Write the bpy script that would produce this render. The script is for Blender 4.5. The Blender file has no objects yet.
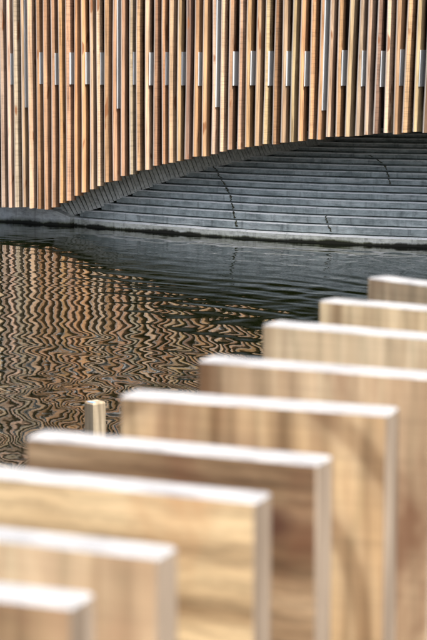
import bpy, bmesh, math, random
import numpy as np
from mathutils import Vector

random.seed(7)
RNG = np.random.default_rng(11)
SC = bpy.context.scene
COL = SC.collection

# ------------------------------------------------------------------ camera
FPX, CX, CY, HOR, CAMZ = 1780.0, 213.5, 320.0, 72.0, 2.10     # photo pixels (427 x 640), metres
PITCH = math.atan((CY - HOR) / FPX)
cam = bpy.data.cameras.new('camera')
cam.sensor_fit = 'HORIZONTAL'
cam.sensor_width = 24.0
cam.lens = 24.0 * FPX / 427.0
cam.clip_start, cam.clip_end = 0.05, 3000.0
camo = bpy.data.objects.new('camera', cam)
COL.objects.link(camo)
camo.location = (0, 0, CAMZ)
camo.rotation_euler = (math.pi / 2 - PITCH, 0, 0)
SC.camera = camo
cam.dof.use_dof = True
cam.dof.focus_distance = 23.5
cam.dof.aperture_fstop = 8.0

# ------------------------------------------------------------------ sky and sun
SUN_AZ = Vector((0.53, -0.85)).normalized()       # towards the sun: high behind the camera, to the right
SUN_EL = math.radians(64)
w = bpy.data.worlds.new('World')
SC.world = w
w.use_nodes = True
nt = w.node_tree
bg = nt.nodes['Background']
sky = nt.nodes.new('ShaderNodeTexSky')
sky.sky_type = 'NISHITA'
sky.sun_disc = False
sky.sun_elevation = SUN_EL
sky.sun_rotation = math.atan2(SUN_AZ.x, SUN_AZ.y)
sky.air_density, sky.dust_density, sky.ozone_density = 0.7, 6.0, 0.5
nt.links.new(sky.outputs[0], bg.inputs[0])
bg.inputs[1].default_value = 0.115
sun = bpy.data.lights.new('sun', 'SUN')
sun.energy = 5.0
sun.angle = math.radians(0.6)
sun.color = (1.0, 0.955, 0.88)
suno = bpy.data.objects.new('sun', sun)
COL.objects.link(suno)
to_sun = Vector((SUN_AZ.x * math.cos(SUN_EL), SUN_AZ.y * math.cos(SUN_EL), math.sin(SUN_EL)))
suno.rotation_euler = to_sun.to_track_quat('Z', 'Y').to_euler()
suno.location = to_sun * 40
vs = SC.view_settings
vs.view_transform = 'Standard'
vs.look = 'None'
vs.gamma = 1
vs.exposure = 1.17
vs.use_curve_mapping = False

# ------------------------------------------------------------------ pixel -> place
RIGHT = Vector((1, 0, 0))
FWD = Vector((0, math.cos(PITCH), -math.sin(PITCH)))
UP = Vector((0, math.sin(PITCH), math.cos(PITCH)))
EYE = Vector((0, 0, CAMZ))

def ray(x, y):
    return (RIGHT * ((x - CX) / FPX) + UP * ((CY - y) / FPX) + FWD)

def on_z(x, y, z):
    d = ray(x, y)
    return EYE + d * ((z - CAMZ) / d.z)

# the facade stands on a straight line whose vanishing point is far to the left
G0 = on_z(0, 225.8, 0.0)
U = -ray(-2350, HOR); U.z = 0; U.normalize()               # along the facade, to the right
N = Vector((U.y, -U.x, 0))                                 # outwards, to the camera
if N.y > 0: N = -N

def F(u, n, z):
    return G0 + U * u + N * n + Vector((0, 0, z))

def on_facade(x, y, n=0.0):
    d = ray(x, y)
    t = ((G0 + N * n - EYE).dot(N)) / d.dot(N)
    p = EYE + d * t
    return (p - G0).dot(U), p.z

def project(p):
    v = Vector(p) - EYE
    k = v.dot(FWD)
    return CX + FPX * v.dot(RIGHT) / k, CY - FPX * v.dot(UP) / k

# ------------------------------------------------------------------ materials
class Mat:
    def __init__(self, name, rough=0.8, spec=0.3):
        self.m = bpy.data.materials.new(name)
        self.m.use_nodes = True
        self.t = self.m.node_tree
        self.b = self.t.nodes['Principled BSDF']
        self.b.inputs['Roughness'].default_value = rough
        self.b.inputs['Specular IOR Level'].default_value = spec
    def n(self, kind, **kw):
        nd = self.t.nodes.new(kind)
        for k, v in kw.items():
            setattr(nd, k, v)
        return nd
    def link(self, a, b):
        self.t.links.new(a, b)
    def coords(self, scale, out='Object', offset_random=True):
        tc = self.n('ShaderNodeTexCoord')
        mp = self.n('ShaderNodeMapping')
        mp.inputs['Scale'].default_value = scale
        self.link(tc.outputs[out], mp.inputs['Vector'])
        if offset_random:
            oi = self.n('ShaderNodeObjectInfo')
            mul = self.n('ShaderNodeVectorMath', operation='SCALE')
            mul.inputs[0].default_value = (37.0, 53.0, 71.0)
            self.link(oi.outputs['Random'], mul.inputs['Scale'])
            self.link(mul.outputs[0], mp.inputs['Location'])
        return mp.outputs[0]
    def noise(self, vec, scale=1.0, detail=4.0, rough=0.55, dist=0.0):
        nd = self.n('ShaderNodeTexNoise')
        nd.inputs['Scale'].default_value = scale
        nd.inputs['Detail'].default_value = detail
        nd.inputs['Roughness'].default_value = rough
        nd.inputs['Distortion'].default_value = dist
        self.link(vec, nd.inputs['Vector'])
        return nd.outputs['Fac']
    def ramp(self, fac, stops):
        nd = self.n('ShaderNodeValToRGB')
        el = nd.color_ramp.elements
        while len(el) < len(stops):
            el.new(0.5)
        for e, (p, c) in zip(el, stops):
            e.position = p
            e.color = (*c, 1) if len(c) == 3 else c
        self.link(fac, nd.inputs['Fac'])
        return nd.outputs['Color']
    def mix(self, fac, a, b, mode='MIX'):
        nd = self.n('ShaderNodeMix', data_type='RGBA', blend_type=mode)
        for sock, v in ((nd.inputs[0], fac), (nd.inputs[6], a), (nd.inputs[7], b)):
            if isinstance(v, (int, float)):
                sock.default_value = v
            elif isinstance(v, tuple):
                sock.default_value = (*v, 1)
            else:
                self.link(v, sock)
        return nd.outputs[2]
    def bump(self, h, strength=0.4, dist=0.01):
        nd = self.n('ShaderNodeBump')
        nd.inputs['Strength'].default_value = strength
        nd.inputs['Distance'].default_value = dist
        self.link(h, nd.inputs['Height'])
        self.link(nd.outputs[0], self.b.inputs['Normal'])
        return nd
    def color(self, c):
        self.link(c, self.b.inputs['Base Color'])

def g(v):
    return (v, v, v)

def wood_slat(name, pale_front):
    m = Mat(name, 0.75, 0.25)
    oi = m.n('ShaderNodeObjectInfo')
    base = oi.outputs['Color']
    streak = m.noise(m.coords((55, 55, 1.6)), 1.0, 5, 0.6, 0.3)
    col = m.mix(1.0, base, m.ramp(streak, [(0.28, g(0.42)), (0.48, g(0.96)), (0.72, g(1.3))]), 'MULTIPLY')
    band = m.noise(m.coords((4, 4, 1.1)), 1.0, 3, 0.5)
    col = m.mix(1.0, col, m.ramp(band, [(0.3, (0.72, 0.66, 0.62)), (0.55, g(1.0)), (0.75, (1.2, 1.16, 1.08))]), 'MULTIPLY')
    saw = m.noise(m.coords((2, 2, 60)), 1.0, 3, 0.7)
    oi2 = m.n('ShaderNodeMath', operation='MULTIPLY')
    m.link(oi.outputs['Alpha'], oi2.inputs[0]); oi2.inputs[1].default_value = 0.5
    col = m.mix(oi2.outputs[0], col, m.mix(1.0, col, m.ramp(saw, [(0.38, g(0.45)), (0.5, g(1.0)), (0.7, g(1.15))]), 'MULTIPLY'))
    knot = m.noise(m.coords((9, 9, 3.2)), 1.0, 1, 0.4)
    col = m.mix(m.ramp(knot, [(0.69, g(0)), (0.74, g(0.8))]), col, (0.20, 0.075, 0.025))
    if pale_front:
        col = m.mix(0.5, col, (0.72, 0.67, 0.60))  # front faces blended towards pale grey
    m.color(col)
    m.bump(streak, 0.35, 0.006)
    return m.m

M_SLAT = wood_slat('slat_wood', False)
M_SLAT_EDGE = wood_slat('slat_wood_pale_front', True)

def end_grain():
    m = Mat('slat_end_grain', 0.85, 0.2)
    n1 = m.noise(m.coords((30, 30, 30)), 1.0, 3)
    m.color(m.ramp(n1, [(0.3, (0.16, 0.09, 0.045)), (0.7, (0.34, 0.21, 0.11))]))
    return m.m
M_END = end_grain()

def galvanised():
    m = Mat('galvanised_steel', 0.55, 0.5)
    n1 = m.noise(m.coords((14, 14, 5)), 1.0, 4, 0.6)
    m.color(m.ramp(n1, [(0.3, (0.66, 0.72, 0.75)), (0.7, (0.80, 0.85, 0.87))]))
    m.b.inputs['Metallic'].default_value = 0.15
    return m.m
M_STEEL = galvanised()

def dark_core():
    m = Mat('shaded_bridge_core', 0.85, 0.2)
    n1 = m.noise(m.coords((3, 3, 3)), 1.0, 4)
    m.color(m.ramp(n1, [(0.3, (0.03, 0.02, 0.014)), (0.7, (0.06, 0.04, 0.028))]))  # shadow in the slat gaps put into this near-black colour
    return m.m
M_CORE = dark_core()

def concrete(name, dark, mid, light, algae=0.0, edge_light=False):
    m = Mat(name, 0.8, 0.3)
    v = m.coords((1, 1, 1), offset_random=True)
    n1 = m.noise(v, 2.6, 6, 0.65, 0.4)
    col = m.ramp(n1, [(0.28, dark), (0.5, mid), (0.72, light)])
    n2 = m.noise(m.coords((9, 9, 22)), 1.0, 5, 0.7)
    col = m.mix(0.55, col, m.mix(1.0, col, m.ramp(n2, [(0.32, g(0.32)), (0.5, g(1.0)), (0.70, g(1.4))]), 'MULTIPLY'))
    lich = m.noise(m.coords((1.6, 1.6, 26)), 1.0, 5, 0.7, 0.3)
    col = m.mix(m.ramp(lich, [(0.52, g(0)), (0.66, g(0.6))]), col, (0.80, 0.84, 0.80))
    drip = m.noise(m.coords((16, 16, 1.5)), 1.0, 3, 0.6)
    col = m.mix(m.ramp(drip, [(0.55, g(0)), (0.72, g(0.55))]), col, tuple(c * 0.55 for c in dark))
    if edge_light:  # patchy highlight painted into the edge colour
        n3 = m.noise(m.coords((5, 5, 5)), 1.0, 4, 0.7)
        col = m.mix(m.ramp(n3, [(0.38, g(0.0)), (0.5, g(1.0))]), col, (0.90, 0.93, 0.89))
    if algae:
        geo = m.n('ShaderNodeNewGeometry')
        sx = m.n('ShaderNodeSeparateXYZ')
        m.link(geo.outputs['Position'], sx.inputs[0])
        na = m.noise(m.coords((3.5, 3.5, 2), offset_random=False), 1.0, 5, 0.6)
        add = m.n('ShaderNodeMath', operation='MULTIPLY_ADD')
        m.link(na, add.inputs[0])
        add.inputs[1].default_value = -0.12
        m.link(sx.outputs['Z'], add.inputs[2])
        k = m.n('ShaderNodeMapRange')
        k.inputs['From Min'].default_value = -0.045
        k.inputs['From Max'].default_value = -0.03 + 0.05 * algae
        k.inputs['To Min'].default_value = 0.95
        k.inputs['To Max'].default_value = 0.0
        m.link(add.outputs[0], k.inputs['Value'])
        ng = m.noise(m.coords((2, 2, 2), offset_random=False), 1.0, 3)
        ac = m.ramp(ng, [(0.4, (0.045, 0.055, 0.022)), (0.62, (0.16, 0.19, 0.035))])
        col = m.mix(k.outputs[0], col, ac)
        k2 = m.n('ShaderNodeMapRange')
        for key, val in (('From Min', -0.045), ('From Max', -0.02), ('To Min', 0.96), ('To Max', 0.0)):
            k2.inputs[key].default_value = val
        m.link(add.outputs[0], k2.inputs['Value'])
        col = m.mix(k2.outputs[0], col, (0.018, 0.018, 0.013))
    m.color(col)
    m.bump(n2, 0.35, 0.008)
    return m.m

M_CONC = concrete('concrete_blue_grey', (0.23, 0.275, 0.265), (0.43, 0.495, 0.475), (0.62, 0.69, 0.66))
M_ARRIS = concrete('concrete_lit_edge', (0.55, 0.61, 0.57), (0.72, 0.77, 0.73), (0.82, 0.86, 0.82), edge_light=True)  # light caught by the step edges, put into a paler colour
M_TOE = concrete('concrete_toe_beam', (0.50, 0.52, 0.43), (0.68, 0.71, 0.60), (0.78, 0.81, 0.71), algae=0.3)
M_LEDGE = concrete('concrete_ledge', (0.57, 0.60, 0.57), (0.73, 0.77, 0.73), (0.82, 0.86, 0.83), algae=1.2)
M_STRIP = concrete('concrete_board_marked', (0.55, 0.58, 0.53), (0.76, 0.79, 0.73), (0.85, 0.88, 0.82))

def moss():
    m = Mat('dark_moss', 0.95, 0.1)
    n1 = m.noise(m.coords((25, 25, 25)), 1.0, 3)
    m.color(m.ramp(n1, [(0.35, (0.04, 0.042, 0.028)), (0.7, (0.12, 0.12, 0.07))]))
    return m.m
M_MOSS = moss()

def plank_wood(name, dark, mid, light, grain=(26, 26, 1.6), bandsc=2.5, stain=0.5, stain_col=(0.20, 0.085, 0.04), ring=0.0, knots=0.0, saw=0.3):
    m = Mat(name, 0.7, 0.25)
    v = m.coords(grain)
    n1 = m.noise(v, 1.0, 6, 0.65, 0.6)
    col = m.ramp(n1, [(0.28, dark), (0.5, mid), (0.74, light)])
    n0 = m.noise(m.coords((bandsc, bandsc, bandsc * 0.5)), 1.0, 3, 0.5)
    col = m.mix(1.0, col, m.ramp(n0, [(0.3, (0.74, 0.68, 0.62)), (0.55, g(1.0)), (0.75, (1.18, 1.16, 1.14))]), 'MULTIPLY')
    nb = m.noise(m.coords((grain[0] * 0.4, grain[1] * 0.4, grain[2] * 0.45)), 1.0, 4, 0.6, 0.5)
    col = m.mix(1.0, col, m.ramp(nb, [(0.30, (0.36, 0.29, 0.24)), (0.45, (0.88, 0.86, 0.84)), (0.54, (1.08, 1.08, 1.08)), (0.70, (1.55, 1.6, 1.65))]), 'MULTIPLY')
    bw = m.n('ShaderNodeTexWave', wave_type='BANDS', bands_direction='Z' if grain[2] > grain[0] else 'X')
    bw.inputs['Scale'].default_value = 17.0 if grain[2] > grain[0] else 6.5
    bw.inputs['Distortion'].default_value = 11.0
    bw.inputs['Detail'].default_value = 4.0
    bw.inputs['Detail Scale'].default_value = 0.6
    bw.inputs['Detail Roughness'].default_value = 0.65
    m.link(m.coords((1, 1, 1) if grain[2] > grain[0] else (1, 1, 0.22)), bw.inputs['Vector'])
    col = m.mix(0.28, col, m.mix(1.0, col, m.ramp(bw.outputs['Fac'], [(0.0, (0.42, 0.44, 0.38)), (0.22, (0.88, 0.86, 0.84)), (0.6, (1.08, 1.08, 1.07)), (1.0, (1.25, 1.25, 1.2))]), 'MULTIPLY'))
    if ring:
        wv = m.n('ShaderNodeTexWave', wave_type='RINGS', rings_direction='SPHERICAL')
        wv.inputs['Scale'].default_value = 3.4
        wv.inputs['Distortion'].default_value = 1.2
        wv.inputs['Detail'].default_value = 3.0
        rc = m.coords((1.0, 1, 0.85), offset_random=False)
        rc.node.inputs['Location'].default_value = (0.03, 0.0, -0.80)
        m.link(rc, wv.inputs['Vector'])
        col = m.mix(ring, col, m.mix(1.0, col, m.ramp(wv.outputs['Fac'], [(0.05, (0.42, 0.34, 0.28)), (0.3, g(1.0)), (0.9, (1.22, 1.18, 1.1))]), 'MULTIPLY'))
    if saw:
        s = m.noise(m.coords((3, 3, 110)), 1.0, 3, 0.7)
        col = m.mix(saw, col, m.mix(1.0, col, m.ramp(s, [(0.35, g(0.6)), (0.5, g(1.0)), (0.7, g(1.2))]), 'MULTIPLY'))
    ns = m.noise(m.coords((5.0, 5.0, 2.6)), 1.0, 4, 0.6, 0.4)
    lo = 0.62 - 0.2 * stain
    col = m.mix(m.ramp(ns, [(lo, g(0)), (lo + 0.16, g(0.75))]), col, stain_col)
    if knots:
        nk = m.noise(m.coords((9, 9, 9)), 1.0, 1, 0.3)
        col = m.mix(m.ramp(nk, [(0.70 - 0.06 * knots, g(0)), (0.76 - 0.06 * knots, g(0.9))]), col, (0.07, 0.03, 0.018))
    m.color(col)
    m.bump(n1, 0.3, 0.004)
    return m.m

def sawn_top():
    m = Mat('bleached_sawn_end', 0.6, 0.4)
    n1 = m.noise(m.coords((14, 60, 45)), 1.0, 5, 0.7)
    col = m.ramp(n1, [(0.3, (0.11, 0.113, 0.12)), (0.5, (0.245, 0.247, 0.253)), (0.7, (0.40, 0.395, 0.385))])
    m.color(col)
    m.bump(n1, 0.3, 0.003)
    return m.m
M_TOP = sawn_top()

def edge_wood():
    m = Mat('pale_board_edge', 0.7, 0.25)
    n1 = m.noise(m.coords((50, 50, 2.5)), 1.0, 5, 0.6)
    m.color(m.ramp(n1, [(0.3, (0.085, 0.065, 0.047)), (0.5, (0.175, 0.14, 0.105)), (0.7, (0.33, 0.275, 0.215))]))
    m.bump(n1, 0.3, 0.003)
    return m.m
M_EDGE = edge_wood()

def water_mat():
    m = Mat('canal_water', 0.0, 0.5)
    m.b.inputs['IOR'].default_value = 1.33
    v = m.coords((1, 1, 1), offset_random=False)
    n0 = m.noise(v, 0.25, 3)
    m.color(m.ramp(n0, [(0.35, (0.0018, 0.0027, 0.0007)), (0.65, (0.0030, 0.0042, 0.0012))]))
    h = m.noise(m.coords((5.0, 8.0, 5), offset_random=False), 1.0, 3, 0.55)
    m.bump(h, 0.10, 0.01)
    return m.m
M_WATER = water_mat()

def grass_mat():
    m = Mat('bank_grass', 0.9, 0.2)
    v = m.coords((1, 1, 1), offset_random=False)
    n1 = m.noise(v, 3.0, 6, 0.7)
    m.color(m.ramp(n1, [(0.3, (0.03, 0.05, 0.015)), (0.6, (0.07, 0.10, 0.03)), (0.8, (0.12, 0.13, 0.06))]))
    m.bump(n1, 0.8, 0.05)
    return m.m
M_GRASS = grass_mat()

# ------------------------------------------------------------------ object helpers
def obj(name, verts, faces, mats, parent=None, fmat=None, smooth=False, loc=None):
    me = bpy.data.meshes.new(name)
    if loc is not None:
        verts = [Vector(v) - Vector(loc) for v in verts]
    me.from_pydata([tuple(v) for v in verts], [], faces)
    for m in (mats if isinstance(mats, (list, tuple)) else [mats]):
        me.materials.append(m)
    if fmat is not None:
        for p, k in zip(me.polygons, fmat):
            p.material_index = k
    if smooth:
        for p in me.polygons:
            p.use_smooth = True
    bm = bmesh.new(); bm.from_mesh(me)
    bmesh.ops.recalc_face_normals(bm, faces=bm.faces[:])
    bm.to_mesh(me); bm.free()
    o = bpy.data.objects.new(name, me)
    COL.objects.link(o)
    if loc is not None:
        o.location = loc
    if parent:
        o.parent = parent
        o.matrix_parent_inverse = parent.matrix_basis.inverted()
    return o

def empty(name, loc, label, cat, group=None):
    o = bpy.data.objects.new(name, None)
    COL.objects.link(o)
    o.location = loc
    tag(o, label, cat, group)
    return o

def tag(o, label, cat=None, group=None, kind=None):
    o['label'] = label
    if cat: o['category'] = cat
    if group: o['group'] = group
    if kind: o['kind'] = kind
    return o

def loft(rings, closed=True, caps=True):
    """rings: list of equal-length point lists -> verts, faces"""
    n = len(rings[0])
    verts = [p for r in rings for p in r]
    faces = []
    for i in range(len(rings) - 1):
        for j in range(n if closed else n - 1):
            a, b = i * n + j, i * n + (j + 1) % n
            faces.append((a, b, b + n, a + n))
    if caps:
        faces.append(tuple(range(n))[::-1])
        faces.append(tuple((len(rings) - 1) * n + j for j in range(n)))
    return verts, faces

# ------------------------------------------------------------------ water: one rippled sheet
def axis(core0, core1, step, far0, far1, grow=1.35):
    a = list(np.arange(core0, core1, step))
    s, x = step, core1
    while x < far1:
        a.append(x); s *= grow; x += s
    a.append(far1)
    s, x = step * grow, core0 - step * grow
    lo = []
    while x > far0:
        lo.append(x); s *= grow; x -= s
    lo.append(far0)
    return np.array(lo[::-1] + a)

def make_water():
    xs = axis(-5.0, 5.0, 0.028, -400, 400)
    ys = axis(6.0, 31.0, 0.032, -300, 700)
    X, Y = np.meshgrid(xs, ys)
    H = np.zeros_like(X)
    wx = X + 0.25 * np.sin(0.7 * Y + 0.4 * X) + 0.18 * np.sin(1.3 * X - 0.5 * Y)
    wy = Y + 0.25 * np.sin(0.8 * X + 0.3 * Y + 1.0) + 0.18 * np.sin(0.6 * X + 1.1 * Y)
    env = 1.0 + 0.35 * np.sin(0.55 * X + 0.35 * Y + 0.5) * np.sin(0.42 * Y - 0.3 * X)
    for i in range(WAVES):
        lam = math.exp(RNG.uniform(math.log(0.20), math.log(0.68)))
        th = RNG.normal(math.radians(47 if RNG.random() < 0.55 else 135), 0.22)
        k = 2 * math.pi / lam
        slope = SLOPE * (lam / 0.6) ** 0.25 * RNG.uniform(0.5, 1.3) / math.sqrt(WAVES / 2)
        H += slope / k * np.sin(k * (wx * math.cos(th) + wy * math.sin(th)) + RNG.uniform(0, 6.28))
    H *= env * np.clip(0.62 + 0.38 * (Y - 8.0) / 6.0, 0.6, 1.0) * np.clip(1.0 - 0.45 * (Y - 14.0) / 7.0, 0.5, 1.0)
    fade = np.clip((8 - np.abs(X)) / 2, 0, 1) * np.clip((Y - 4.5) / 2, 0, 1) * np.clip((33 - Y) / 2, 0, 1)
    H *= fade
    # calmer, finer water close under the bridge
    ny, nx = X.shape
    co = np.stack([X, Y, H], -1).reshape(-1, 3)
    idx = np.arange(nx * ny).reshape(ny, nx)
    q = np.stack([idx[:-1, :-1], idx[:-1, 1:], idx[1:, 1:], idx[1:, :-1]], -1).reshape(-1, 4)
    me = bpy.data.meshes.new('water')
    me.vertices.add(len(co)); me.vertices.foreach_set('co', co.ravel())
    me.loops.add(q.size); me.loops.foreach_set('vertex_index', q.ravel().astype(np.int32))
    me.polygons.add(len(q))
    me.polygons.foreach_set('loop_start', np.arange(0, q.size, 4, dtype=np.int32))
    me.polygons.foreach_set('loop_total', np.full(len(q), 4, dtype=np.int32))
    me.polygons.foreach_set('use_smooth', np.ones(len(q), dtype=bool))
    me.update(calc_edges=True)
    me.materials.append(M_WATER)
    o = bpy.data.objects.new('water', me)
    COL.objects.link(o)
    tag(o, 'dark rippled canal water mirroring the timber bridge', kind='structure')
WAVES, SLOPE = 48, 0.033
make_water()

# land: the bank that the left end of the bridge runs onto, and the canal bed
def land():
    pts = [F(-1.2, -1.2, 0), F(-1.2, -60, 0), F(-300, -60, 0), F(-300, 3, 0), F(-6, 0.6, 0)]
    top = [p + Vector((0, 0, 0.55)) for p in pts]
    low = [p + Vector((0, 0, -1.2)) + (p - Vector((sum(q.x for q in pts) / 5, sum(q.y for q in pts) / 5, 0))).normalized() * 0.8 for p in pts]
    v, f = loft([low, top])
    o = obj('grass_bank', v, f, M_GRASS)
    tag(o, 'grassy canal bank at the left end of the bridge', kind='structure')
    b = obj('canal_bed', [(-400, -300, -1.5), (400, -300, -1.5), (400, 700, -1.5), (-400, 700, -1.5)], [(0, 1, 2, 3)], M_GRASS)
    tag(b, 'canal bed under the water', kind='structure')
land()

# ------------------------------------------------------------------ the bridge
BOT_PX = [(-60, 207), (0, 207), (20, 207.5), (42, 208.6), (50, 210), (57, 207), (65, 202.5), (72, 199), (80, 195), (88, 192), (96, 188.5), (104, 185.5),
          (109, 182.5), (117, 180), (124, 176.5), (133, 173.5), (141, 171), (149, 169), (157, 166.5), (166, 164.5), (173, 162.7), (182, 160.5),
          (189, 158.7), (197, 157.2), (208, 155), (231, 150.5), (249, 147.4), (273, 143.9), (293, 141.8), (311, 139.7), (329, 137.8), (351, 135.9),
          (366, 134.6), (405, 133), (427, 132), (520, 129.5), (640, 130)]
_uz = [on_facade(x, y) for x, y in BOT_PX]
def zb(u):
    return float(np.interp(u, [a for a, b in _uz], [b for a, b in _uz]))
POSTS = [on_facade(x, 70)[0] for x in (28, 121.7, 219.5, 326.5)]
BAY = (POSTS[3] - POSTS[0]) / 3
PITCHU = BAY / 12
ZTOP = on_facade(0, -230)[1]
Z_A, Z_B = on_facade(200, 51.5)[1], on_facade(200, 85.2)[1]
print('post u', POSTS, 'bay', BAY, 'pitch', PITCHU, 'ztop', ZTOP, 'plates', Z_A, Z_B, 'dist', (F(2.5, 0, 1) - EYE).length)

bridge = empty('timber_clad_bridge', F(3, -1, 0), 'arched bridge clad in vertical brown timber slats across the canal', 'bridge')
PAL = [((0.50, 0.33, 0.195), 6), ((0.60, 0.435, 0.285), 4), ((0.43, 0.265, 0.15), 5), ((0.46, 0.335, 0.21), 4), ((0.32, 0.18, 0.10), 3),
       ((0.23, 0.15, 0.10), 2), ((0.49, 0.285, 0.145), 3), ((0.37, 0.285, 0.205), 3)]
BAG = [c for c, k in PAL for _ in range(k)]

SLAT_W = []
def lean_at(u):
    return 0.004 + 0.024 * max(0.0, min(1.3, u / 6.0)) ** 1.5
def make_slat(u, i):
    wd = random.uniform(0.032, 0.042) + 0.0014 * max(0.0, min(7.0, u))
    dp = random.uniform(0.142, 0.168)
    SLAT_W.append(wd)
    nf = 0.055 + random.uniform(-0.010, 0.012)
    yaw = random.uniform(-0.10, 0.10)
    z0 = zb(u) + random.uniform(-0.012, 0.012)
    z1 = ZTOP + random.uniform(-0.05, 0.05)
    lean = lean_at(u) + random.uniform(-0.003, 0.003)
    zs = [z0, z0 + 0.003] + [z0 + (z1 - z0) * k / 6 for k in range(1, 6)] + [z1 - 0.003, z1]
    ph, am = random.uniform(0, 6.28), random.uniform(0.002, 0.009)
    c = wd * 0.42
    sec = [(-wd / 2 + c * 0.55, nf), (wd / 2 - c, nf - 0.002), (wd / 2 - c * 0.4, nf - c * 0.35), (wd / 2, nf - c * 1.3), (wd / 2 * 1.02, nf - dp * 0.6), (wd / 2 * 0.9, nf - dp),
           (-wd / 2, nf - dp), (-wd / 2, nf - c), (-wd / 2 + c * 0.15, nf - c * 0.4)]
    rings = []
    for z in zs:
        du = lean * (z - 1.9) + am * math.sin(z * 1.7 + ph)
        r = []
        for a, b in sec:
            aa = a * math.cos(yaw) - (b - nf) * math.sin(yaw)
            bb = nf + a * math.sin(yaw) + (b - nf) * math.cos(yaw)
            r.append(F(u + du + aa, bb, z))
        rings.append(r)
    v, f = loft(rings)
    fm = []
    for k in range(len(zs) - 1):
        fm += [1, 0, 0, 0, 0, 0, 0, 0, 1]
    fm += [2, 2]
    o = obj('slat', v, f, [M_SLAT, M_SLAT_EDGE, M_END], bridge, fm, loc=F(u, 0, z0))
    for p in o.data.polygons:
        p.use_smooth = p.material_index != 2
    c = random.choice(BAG)
    k = random.uniform(0.85, 1.12)
    o.color = (c[0] * k, c[1] * k * random.uniform(0.95, 1.05), c[2] * k * random.uniform(0.9, 1.1), random.choice((0.05, 0.2, 0.5, 1.0)))
    return o

def plate(name, u, za, zb_, n0=0.024, n1=-0.19):
    t = 0.010
    v, f = loft([[F(u + o_, n_, z) + U * (lean_at(u) * (z - 1.9)) for o_, n_ in ((-t / 2, n0), (t / 2, n0), (t / 2, n1), (-t / 2, n1))] for z in (za, zb_)])
    return obj(name, v, f, M_STEEL, bridge, loc=F(u, n0, za))

i0 = int((on_facade(-40, 100)[0] - POSTS[0]) / PITCHU)
i1 = int((on_facade(640, 100)[0] - POSTS[0]) / PITCHU)
for i in range(i0, i1):
    u = POSTS[0] + (i + 0.5) * PITCHU + random.uniform(-0.008, 0.008)
    sl = make_slat(u, i)
    if i % 2 == 1:
        i += 1
        up = u + 0.5 * SLAT_W[-1] + 0.011
        if i % 12 == 0:
            plate('post_plate', up, on_facade(200, 108)[1] + random.uniform(-0.03, 0.03), ZTOP - 0.1)
        else:
            k = random.uniform(-0.008, 0.008)
            plate('bracket_plate', up, Z_B + k, Z_A + k)

def bridge_core():
    us = list(np.arange(on_facade(-45, 100)[0], on_facade(640, 100)[0], 0.25))
    rings = []
    for u in us:
        z = zb(u) + 0.20
        rings.append([F(u, -0.19, z), F(u, -0.19, ZTOP - 0.15), F(u, -8, ZTOP - 0.15), F(u, -8, z)])
    v, f = loft(rings)
    o = obj('deck_core', v, f, M_CORE, bridge, loc=F(us[0], -0.42, 0))
    o['label'] = 'dark bridge core behind the slats'
bridge_core()

# ------------------------------------------------------------------ stepped concrete abutment under the arch
abut = empty('stepped_abutment', on_z(240, 238, 0), 'stepped blue grey concrete slope under the bridge arch', 'abutment')
TOE_PX = [(20, 220.5), (50, 223.3), (75, 225.5), (110, 228.7), (160, 232.7), (205, 236.0), (260, 239.9), (315, 243.0), (370, 245.4), (427, 247.6), (500, 250.5), (580, 253.5)]
TOE = [on_z(x, y, 0.0) for x, y in TOE_PX]
_tx = [p.x for p in TOE]
def toe_at(x, off):
    """plan point on the toe line at world x, set back by off metres under the bridge"""
    y = float(np.interp(x, _tx, [p.y for p in TOE]))
    return Vector((x, y, 0)) - N * off
LINE_Y = [238.5]
for s in (9.6, 9.5, 8.6, 8.3, 7.9, 7.5, 7.1, 6.8, 6.7, 6.2, 5.8, 5.5, 5.3, 5.1, 5.0, 5.0, 5.0):
    LINE_Y.append(LINE_Y[-1] - s)
END_X = [65, 82, 100, 113, 130, 149, 167, 185, 207, 240, 280, 320, 345, 380, 430]
END_Y = [213, 208.5, 203, 197, 190, 183, 176.5, 171, 165, 157, 148.5, 140.5, 134, 126, 114]

def z_for(y, off):
    """height of the line seen at pixel (427, y) when it lies off metres behind the toe"""
    x = TOE[9].x
    for _ in range(8):
        p = toe_at(x, off)
        d = ray(427, y)
        t = p.y / d.y
        x += d.x * t - p.x
    return CAMZ + d.z * t

backs, zs_ = [], []
b = 0.0
for k, y in enumerate(LINE_Y):
    backs.append(b)
    zs_.append(z_for(y, b))
    b += 0.055 + 0.006 * k
print('courses z', [round(z, 3) for z in zs_])

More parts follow.
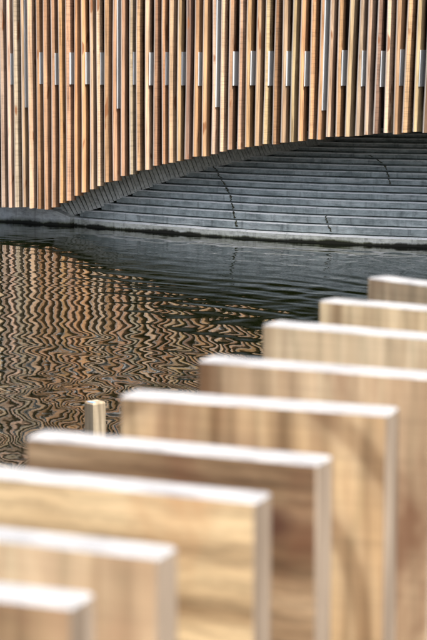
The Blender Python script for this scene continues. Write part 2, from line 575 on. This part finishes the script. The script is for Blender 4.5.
ends = []
for k, (bk, z1) in enumerate(zip(backs, zs_)):
    z0 = -0.6 if k == 0 else zs_[k - 1] - 0.03
    zg = z0 if k == 0 else zs_[k - 1]
    # left end: where the projected top line meets the end curve
    xl = None
    for x in np.arange(on_z(30, 224, 0).x, 5.5, 0.02):
        p = toe_at(x, bk); p.z = z1
        px, py = project(p)
        if k == 0:
            if px > 64: xl = x; break
        elif px > 60 and py > np.interp(px, END_X, END_Y):
            xl = x; break
    if xl is None: xl = 3.5
    ends.append((xl, bk, z1))
    xs = list(np.arange(xl, 8.2, 0.22))
    rings = []
    for j, x in enumerate(xs):
        jz = random.uniform(-0.003, 0.003)
        jb = random.uniform(-0.004, 0.004)
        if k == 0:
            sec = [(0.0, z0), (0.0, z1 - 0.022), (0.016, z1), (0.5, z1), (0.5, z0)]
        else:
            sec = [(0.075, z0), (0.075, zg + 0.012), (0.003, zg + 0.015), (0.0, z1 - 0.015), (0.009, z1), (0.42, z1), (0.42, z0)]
        r = []
        for o_, z in sec:
            p = toe_at(x, bk + o_ + jb)
            p.z = z + (jz if z > zg + 0.02 else 0)
            r.append(p)
        rings.append(r)
    v, f = loft(rings)
    ns = len(rings[0])
    fm = []
    for j in range(len(xs) - 1):
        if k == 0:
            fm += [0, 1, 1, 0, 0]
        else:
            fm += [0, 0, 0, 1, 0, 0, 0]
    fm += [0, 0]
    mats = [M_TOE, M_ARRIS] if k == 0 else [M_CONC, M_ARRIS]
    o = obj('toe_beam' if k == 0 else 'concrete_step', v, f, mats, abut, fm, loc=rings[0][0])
    if k == 0:
        o['label'] = 'pale concrete beam along the waterline with algae at its foot'

# board-marked strips that turn the corner between the step ends and the slats
def end_depth(px):
    """depth data on the step ends at photo column px"""
    q = sorted((project(Vector((toe_at(x, bk).x, toe_at(x, bk).y, z)))[0], x, bk, z) for x, bk, z in ends)
    return (float(np.interp(px, [a[0] for a in q], [a[1] for a in q])), float(np.interp(px, [a[0] for a in q], [a[2] for a in q])))

def bot_y(px):
    return float(np.interp(px, [a for a, b in BOT_PX], [b for a, b in BOT_PX]))

def ray_at_depth(px, py, ydepth):
    d = ray(px, py)
    return EYE + d * (ydepth / d.y)

px = 66.0
while px < 330:
    ey = float(np.interp(px, END_X, END_Y))
    x, bk = end_depth(px)
    p = toe_at(x, bk)
    dl = p.y + 0.02
    wpx = 3.7 * (1 - 0.25 * (px - 66) / 264) * random.uniform(0.7, 1.35)
    lean_px = random.uniform(0.94, 1.06) * 9.0 * (1 - 0.45 * (px - 66) / 264)
    ty = bot_y(px - lean_px) - 5
    r = []
    for (qx, qy, dd) in ((px + 0.22, ey + 4.2, dl - 0.06), (px + wpx, ey + 3.6, dl - 0.06), (px + wpx - lean_px, ty, dl + 0.07), (px + 0.22 - lean_px, ty, dl + 0.07)):
        r.append(ray_at_depth(qx, qy, dd + random.uniform(-0.004, 0.004)))
    back = [q + (ray_at_depth(213, 200, 1.0) - EYE).normalized() * 0.12 for q in r]
    v, f = loft([r, back])
    obj('corner_strip', v, f, M_STRIP, abut, loc=r[0])
    px += wpx
# the sheet behind the strips
r1, r2 = [], []
for px in np.arange(60, 345, 8.0):
    ey = float(np.interp(px, END_X, END_Y)); x, bk = end_depth(px); p = toe_at(x, bk)
    r1.append(ray_at_depth(px, ey + 4, p.y + 0.07))
    r2.append(ray_at_depth(px - 9, bot_y(px - 9) - 9, p.y + 0.17))
v = r1 + r2
n_ = len(r1)
f = [(i, i + 1, i + 1 + n_, i + n_) for i in range(n_ - 1)]
obj('corner_backing', v, f, M_STRIP, abut, loc=r1[0])

# plain ledge under the left end of the slats
def ledge():
    rings = []
    for x, y in ((-60, 216.0), (-30, 219.0), (0, 221.6), (20, 222.6), (40, 224.2), (56, 225.3), (70, 225.9)):
        p = on_z(x, y, 0)
        jz = random.uniform(-0.004, 0.004)
        t = 0.245 if x < 50 else (0.20 if x < 65 else 0.115)
        r = [p + Vector((0, 0, -0.6)), p + Vector((0, 0, t - 0.02 + jz)), p - N * 0.018 + Vector((0, 0, t + jz)), p - N * 1.2 + Vector((0, 0, t)), p - N * 1.2 + Vector((0, 0, -0.6))]
        rings.append(r)
    v, f = loft(rings)
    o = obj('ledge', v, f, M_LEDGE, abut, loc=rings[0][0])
    o['label'] = 'plain pale concrete ledge with green algae under the left slats'
ledge()

# moss-filled cracks that run down over several steps
def step_hit(xm, ym, k):
    xw = 0.0
    for _ in range(6):
        pt = toe_at(xw, backs[k]); d = ray(xm, ym); t = pt.y / d.y; xw += d.x * t - pt.x
    return xw, CAMZ + d.z * t

def crack(path, wid):
    """path in photo pixels, laid on the step faces: one jagged moss seam for each step that it crosses"""
    xs_p, ys_p = [p[0] for p in path], [p[1] for p in path]
    for k in range(1, len(zs_)):
        pts = []
        for ym in np.arange(ys_p[0], ys_p[-1], 0.25):
            xw, z = step_hit(float(np.interp(ym, ys_p, xs_p)), ym, k)
            if zs_[k - 1] + 0.02 < z < zs_[k] + 0.002:
                pts.append((xw, z))
        if len(pts) < 3: continue
        zt, zl = pts[0][1], pts[-1][1]
        n = 9
        front, rear = [[], []], [[], []]
        for q in range(n):
            z = zl + (zt - zl) * q / (n - 1)
            xw = float(np.interp(z, [p[1] for p in pts[::-1]], [p[0] for p in pts[::-1]])) + random.gauss(0, 0.007)
            hw = wid * random.choice((0.25, 0.35, 0.45, 0.6, 1.1))
            for sd in (0, 1):
                for lst, off in ((front, -0.005), (rear, 0.025)):
                    p = toe_at(xw + (hw if sd else -hw), backs[k] + off); p.z = z
                    lst[sd].append(p)
        v, f = loft([front[0] + front[1][::-1], rear[0] + rear[1][::-1]])
        obj('moss_seam', v, f, M_MOSS, abut, loc=front[0][0])
crack([(213, 165), (219, 175), (226, 187), (231, 197), (233, 208), (235, 217), (237, 227)], 0.015)
crack([(369, 155), (378, 160), (385, 166), (388, 175), (391, 185)], 0.013)
crack([(325, 215), (328, 224), (331, 232)], 0.012)

# ------------------------------------------------------------------ post standing in the water
def water_post():
    d = 9.0
    top = ray_at_depth(95, 401.5, d)
    zt = top.z
    c = Vector((top.x, top.y, 0))
    h = 0.041
    ang = math.radians(43)
    ux, uy = Vector((math.cos(ang), math.sin(ang), 0)), Vector((-math.sin(ang), math.cos(ang), 0))
    ch = 0.006
    sec = []
    for sx, sy in ((-1, -1), (1, -1), (1, 1), (-1, 1)):
        a, b = (sx * h, sy * (h - ch)), (sx * (h - ch), sy * h)
        sec += [a, b] if sx * sy < 0 else [b, a]
    sec = [(-h + ch, -h), (h - ch, -h), (h, -h + ch), (h, h - ch), (h - ch, h), (-h + ch, h), (-h, h - ch), (-h, -h + ch)]
    rings = []
    for z, s in ((-1.4, 1.0), (0.0, 1.0), (zt - 0.008, 1.0), (zt, 0.90)):
        rings.append([c + ux * (a * s) + uy * (b_ * s) + Vector((0, 0, z)) for a, b_ in sec])
    v, f = loft(rings)
    m = plank_wood('post_wood', (0.20, 0.175, 0.13), (0.36, 0.32, 0.24), (0.50, 0.45, 0.35), stain=0.1, saw=0.1)
    o = obj('mooring_post', v, f, m, loc=c)
    tag(o, 'small square wooden post standing in the water with blue paint on its top', 'post')
    mb = Mat('blue_paint', 0.5, 0.4)
    n1 = mb.noise(mb.coords((60, 60, 60)), 1.0, 3)
    mb.color(mb.ramp(n1, [(0.4, (0.05, 0.16, 0.42)), (0.6, (0.16, 0.30, 0.55))]))
    w0 = []
    for a, b_, z in ((-h * 0.85, h * 0.6, zt + 0.002), (-h * 0.88, -h * 0.7, zt + 0.002), (-h * 0.35, -h * 0.6, zt + 0.002), (-h * 0.5, h * 0.3, zt + 0.002)):
        w0.append(c + ux * a + uy * b_ + Vector((0, 0, z)))
    v, f = loft([w0, [q - Vector((0, 0, 0.004)) for q in w0]])
    p = obj('paint_mark', v, f, mb.m, o, loc=w0[0])
    p['label'] = 'patch of blue paint'
water_post()

# ------------------------------------------------------------------ landing with the row of broad upright boards
BT = CAMZ - 0.42           # board tops
DECKZ = 0.45
BW = 0.362
BTHS = [0.044, 0.042, 0.045, 0.048, 0.056, 0.056, 0.060, 0.056, 0.056]
G_BOARD = 'upright boards along the landing'
def on_top(x, y):
    return on_z(x, y, BT)
BOARDS = [
 # anchor, pixel of a back corner, second pixel on the same back edge, material arguments, label
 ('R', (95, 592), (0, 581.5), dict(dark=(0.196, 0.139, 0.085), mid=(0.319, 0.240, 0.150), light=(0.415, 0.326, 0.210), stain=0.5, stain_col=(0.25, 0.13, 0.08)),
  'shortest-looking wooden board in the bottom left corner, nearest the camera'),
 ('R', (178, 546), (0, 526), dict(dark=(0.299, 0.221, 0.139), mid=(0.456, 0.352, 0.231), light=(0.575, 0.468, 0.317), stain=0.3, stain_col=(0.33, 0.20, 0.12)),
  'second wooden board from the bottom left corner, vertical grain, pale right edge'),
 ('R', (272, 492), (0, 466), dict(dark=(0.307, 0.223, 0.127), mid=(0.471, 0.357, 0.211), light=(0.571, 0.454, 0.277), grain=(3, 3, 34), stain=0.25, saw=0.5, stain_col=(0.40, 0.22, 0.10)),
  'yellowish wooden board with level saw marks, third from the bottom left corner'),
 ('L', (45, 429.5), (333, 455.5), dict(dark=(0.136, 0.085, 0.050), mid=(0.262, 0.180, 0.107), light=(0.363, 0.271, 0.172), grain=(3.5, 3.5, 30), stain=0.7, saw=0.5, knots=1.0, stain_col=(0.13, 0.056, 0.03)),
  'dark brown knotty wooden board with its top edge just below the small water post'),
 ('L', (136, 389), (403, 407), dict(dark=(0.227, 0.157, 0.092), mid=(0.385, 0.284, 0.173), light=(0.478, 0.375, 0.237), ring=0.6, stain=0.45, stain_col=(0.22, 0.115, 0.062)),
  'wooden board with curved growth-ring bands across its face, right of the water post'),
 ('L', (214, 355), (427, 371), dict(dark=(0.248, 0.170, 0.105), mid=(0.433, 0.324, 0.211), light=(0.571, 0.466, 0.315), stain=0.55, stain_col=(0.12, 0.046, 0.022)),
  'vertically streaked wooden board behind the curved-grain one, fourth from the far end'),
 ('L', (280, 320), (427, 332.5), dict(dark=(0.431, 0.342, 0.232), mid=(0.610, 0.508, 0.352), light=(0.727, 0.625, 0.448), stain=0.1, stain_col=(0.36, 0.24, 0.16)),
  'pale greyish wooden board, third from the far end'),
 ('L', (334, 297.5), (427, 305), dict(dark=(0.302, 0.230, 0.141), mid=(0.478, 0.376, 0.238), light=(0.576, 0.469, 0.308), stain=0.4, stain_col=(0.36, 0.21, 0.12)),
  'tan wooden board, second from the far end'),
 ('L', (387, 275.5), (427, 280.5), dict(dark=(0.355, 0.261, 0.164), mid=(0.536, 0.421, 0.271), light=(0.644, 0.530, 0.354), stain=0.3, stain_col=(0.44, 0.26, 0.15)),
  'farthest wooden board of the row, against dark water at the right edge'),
]
LEFTS = []
for bi, (anch, p0, p1, mk, label) in enumerate(BOARDS):
    a, b2 = on_top(*p0), on_top(*p1)
    d = (b2 - a); d.z = 0; d.normalize()
    if d.x < 0: d = -d
    bl = a if anch == 'L' else a - d * BW
    LEFTS.append(bl)
    BTH = BTHS[bi]
    nn = Vector((d.y, -d.x, 0))            # towards the camera
    if nn.y > 0: nn = -nn
    cbase = bl + d * (BW / 2) + nn * (BTH / 2); cbase.z = DECKZ
    cr = 0.0025
    hw, ht = BW / 2, BTH / 2
    sec = [(-hw + cr, ht), (hw - cr, ht), (hw, ht - cr), (hw, -ht + cr), (hw - cr, -ht), (-hw + cr, -ht), (-hw, -ht + cr), (-hw, ht - cr)]
    rings = []
    for z, s in ((DECKZ, 0), (DECKZ + 0.4, 0), (DECKZ + 0.8, 0), (BT - 0.0025, 0), (BT, 0.0025)):
        rings.append([Vector((0, 0, z - DECKZ)) + Vector((1, 0, 0)) * (q - math.copysign(s, q)) + Vector((0, -1, 0)) * (t - math.copysign(s, t)) for q, t in sec])
    v, f = loft(rings)
    fm = []
    for r in range(4):
        fm += ([0, 1, 1, 1, 0, 1, 1, 1] if r < 3 else [2] * 8)
    fm += [2, 2]
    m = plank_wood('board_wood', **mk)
    o = obj('upright_board', v, f, [m, M_EDGE, M_TOP], None, fm)
    o.location = cbase
    o.rotation_euler = (0, 0, math.atan2(d.y, d.x))
    tag(o, label, 'board', G_BOARD)

def landing():
    rowd = (LEFTS[8] - LEFTS[2]); rowd.z = 0; rowd.normalize()
    side = Vector((rowd.y, -rowd.x, 0))
    if side.x < 0: side = -side
    o0 = LEFTS[2].copy(); o0.z = DECKZ
    root = obj('landing', *loft([[o0 + rowd * a - side * 0.03 + side * b + Vector((0, 0, z)) for a, b in ((-3.6, 0.03), (3.2, 0.03), (3.2, 2.2), (-3.6, 2.2))] for z in (-1.9, -0.05)]), M_EDGE, loc=o0 + Vector((0, 0, -1.9)))
    root['label'] = 'timber landing beneath the row of upright boards'
    root['kind'] = 'structure'
    m = plank_wood('deck_wood', (0.20, 0.15, 0.11), (0.34, 0.27, 0.20), (0.46, 0.38, 0.30), grain=(20, 20, 20), stain=0.2)
    a = -3.6
    while a < 3.2:
        v, f = loft([[o0 + rowd * (a + p) + side * q + Vector((0, 0, z)) for p, q in ((0, -0.04), (0.135, -0.04), (0.135, 2.24), (0, 2.24))] for z in (-0.045, 0.0)])
        obj('deck_plank', v, f, m, root, loc=o0 + rowd * a)
        a += 0.142
landing()
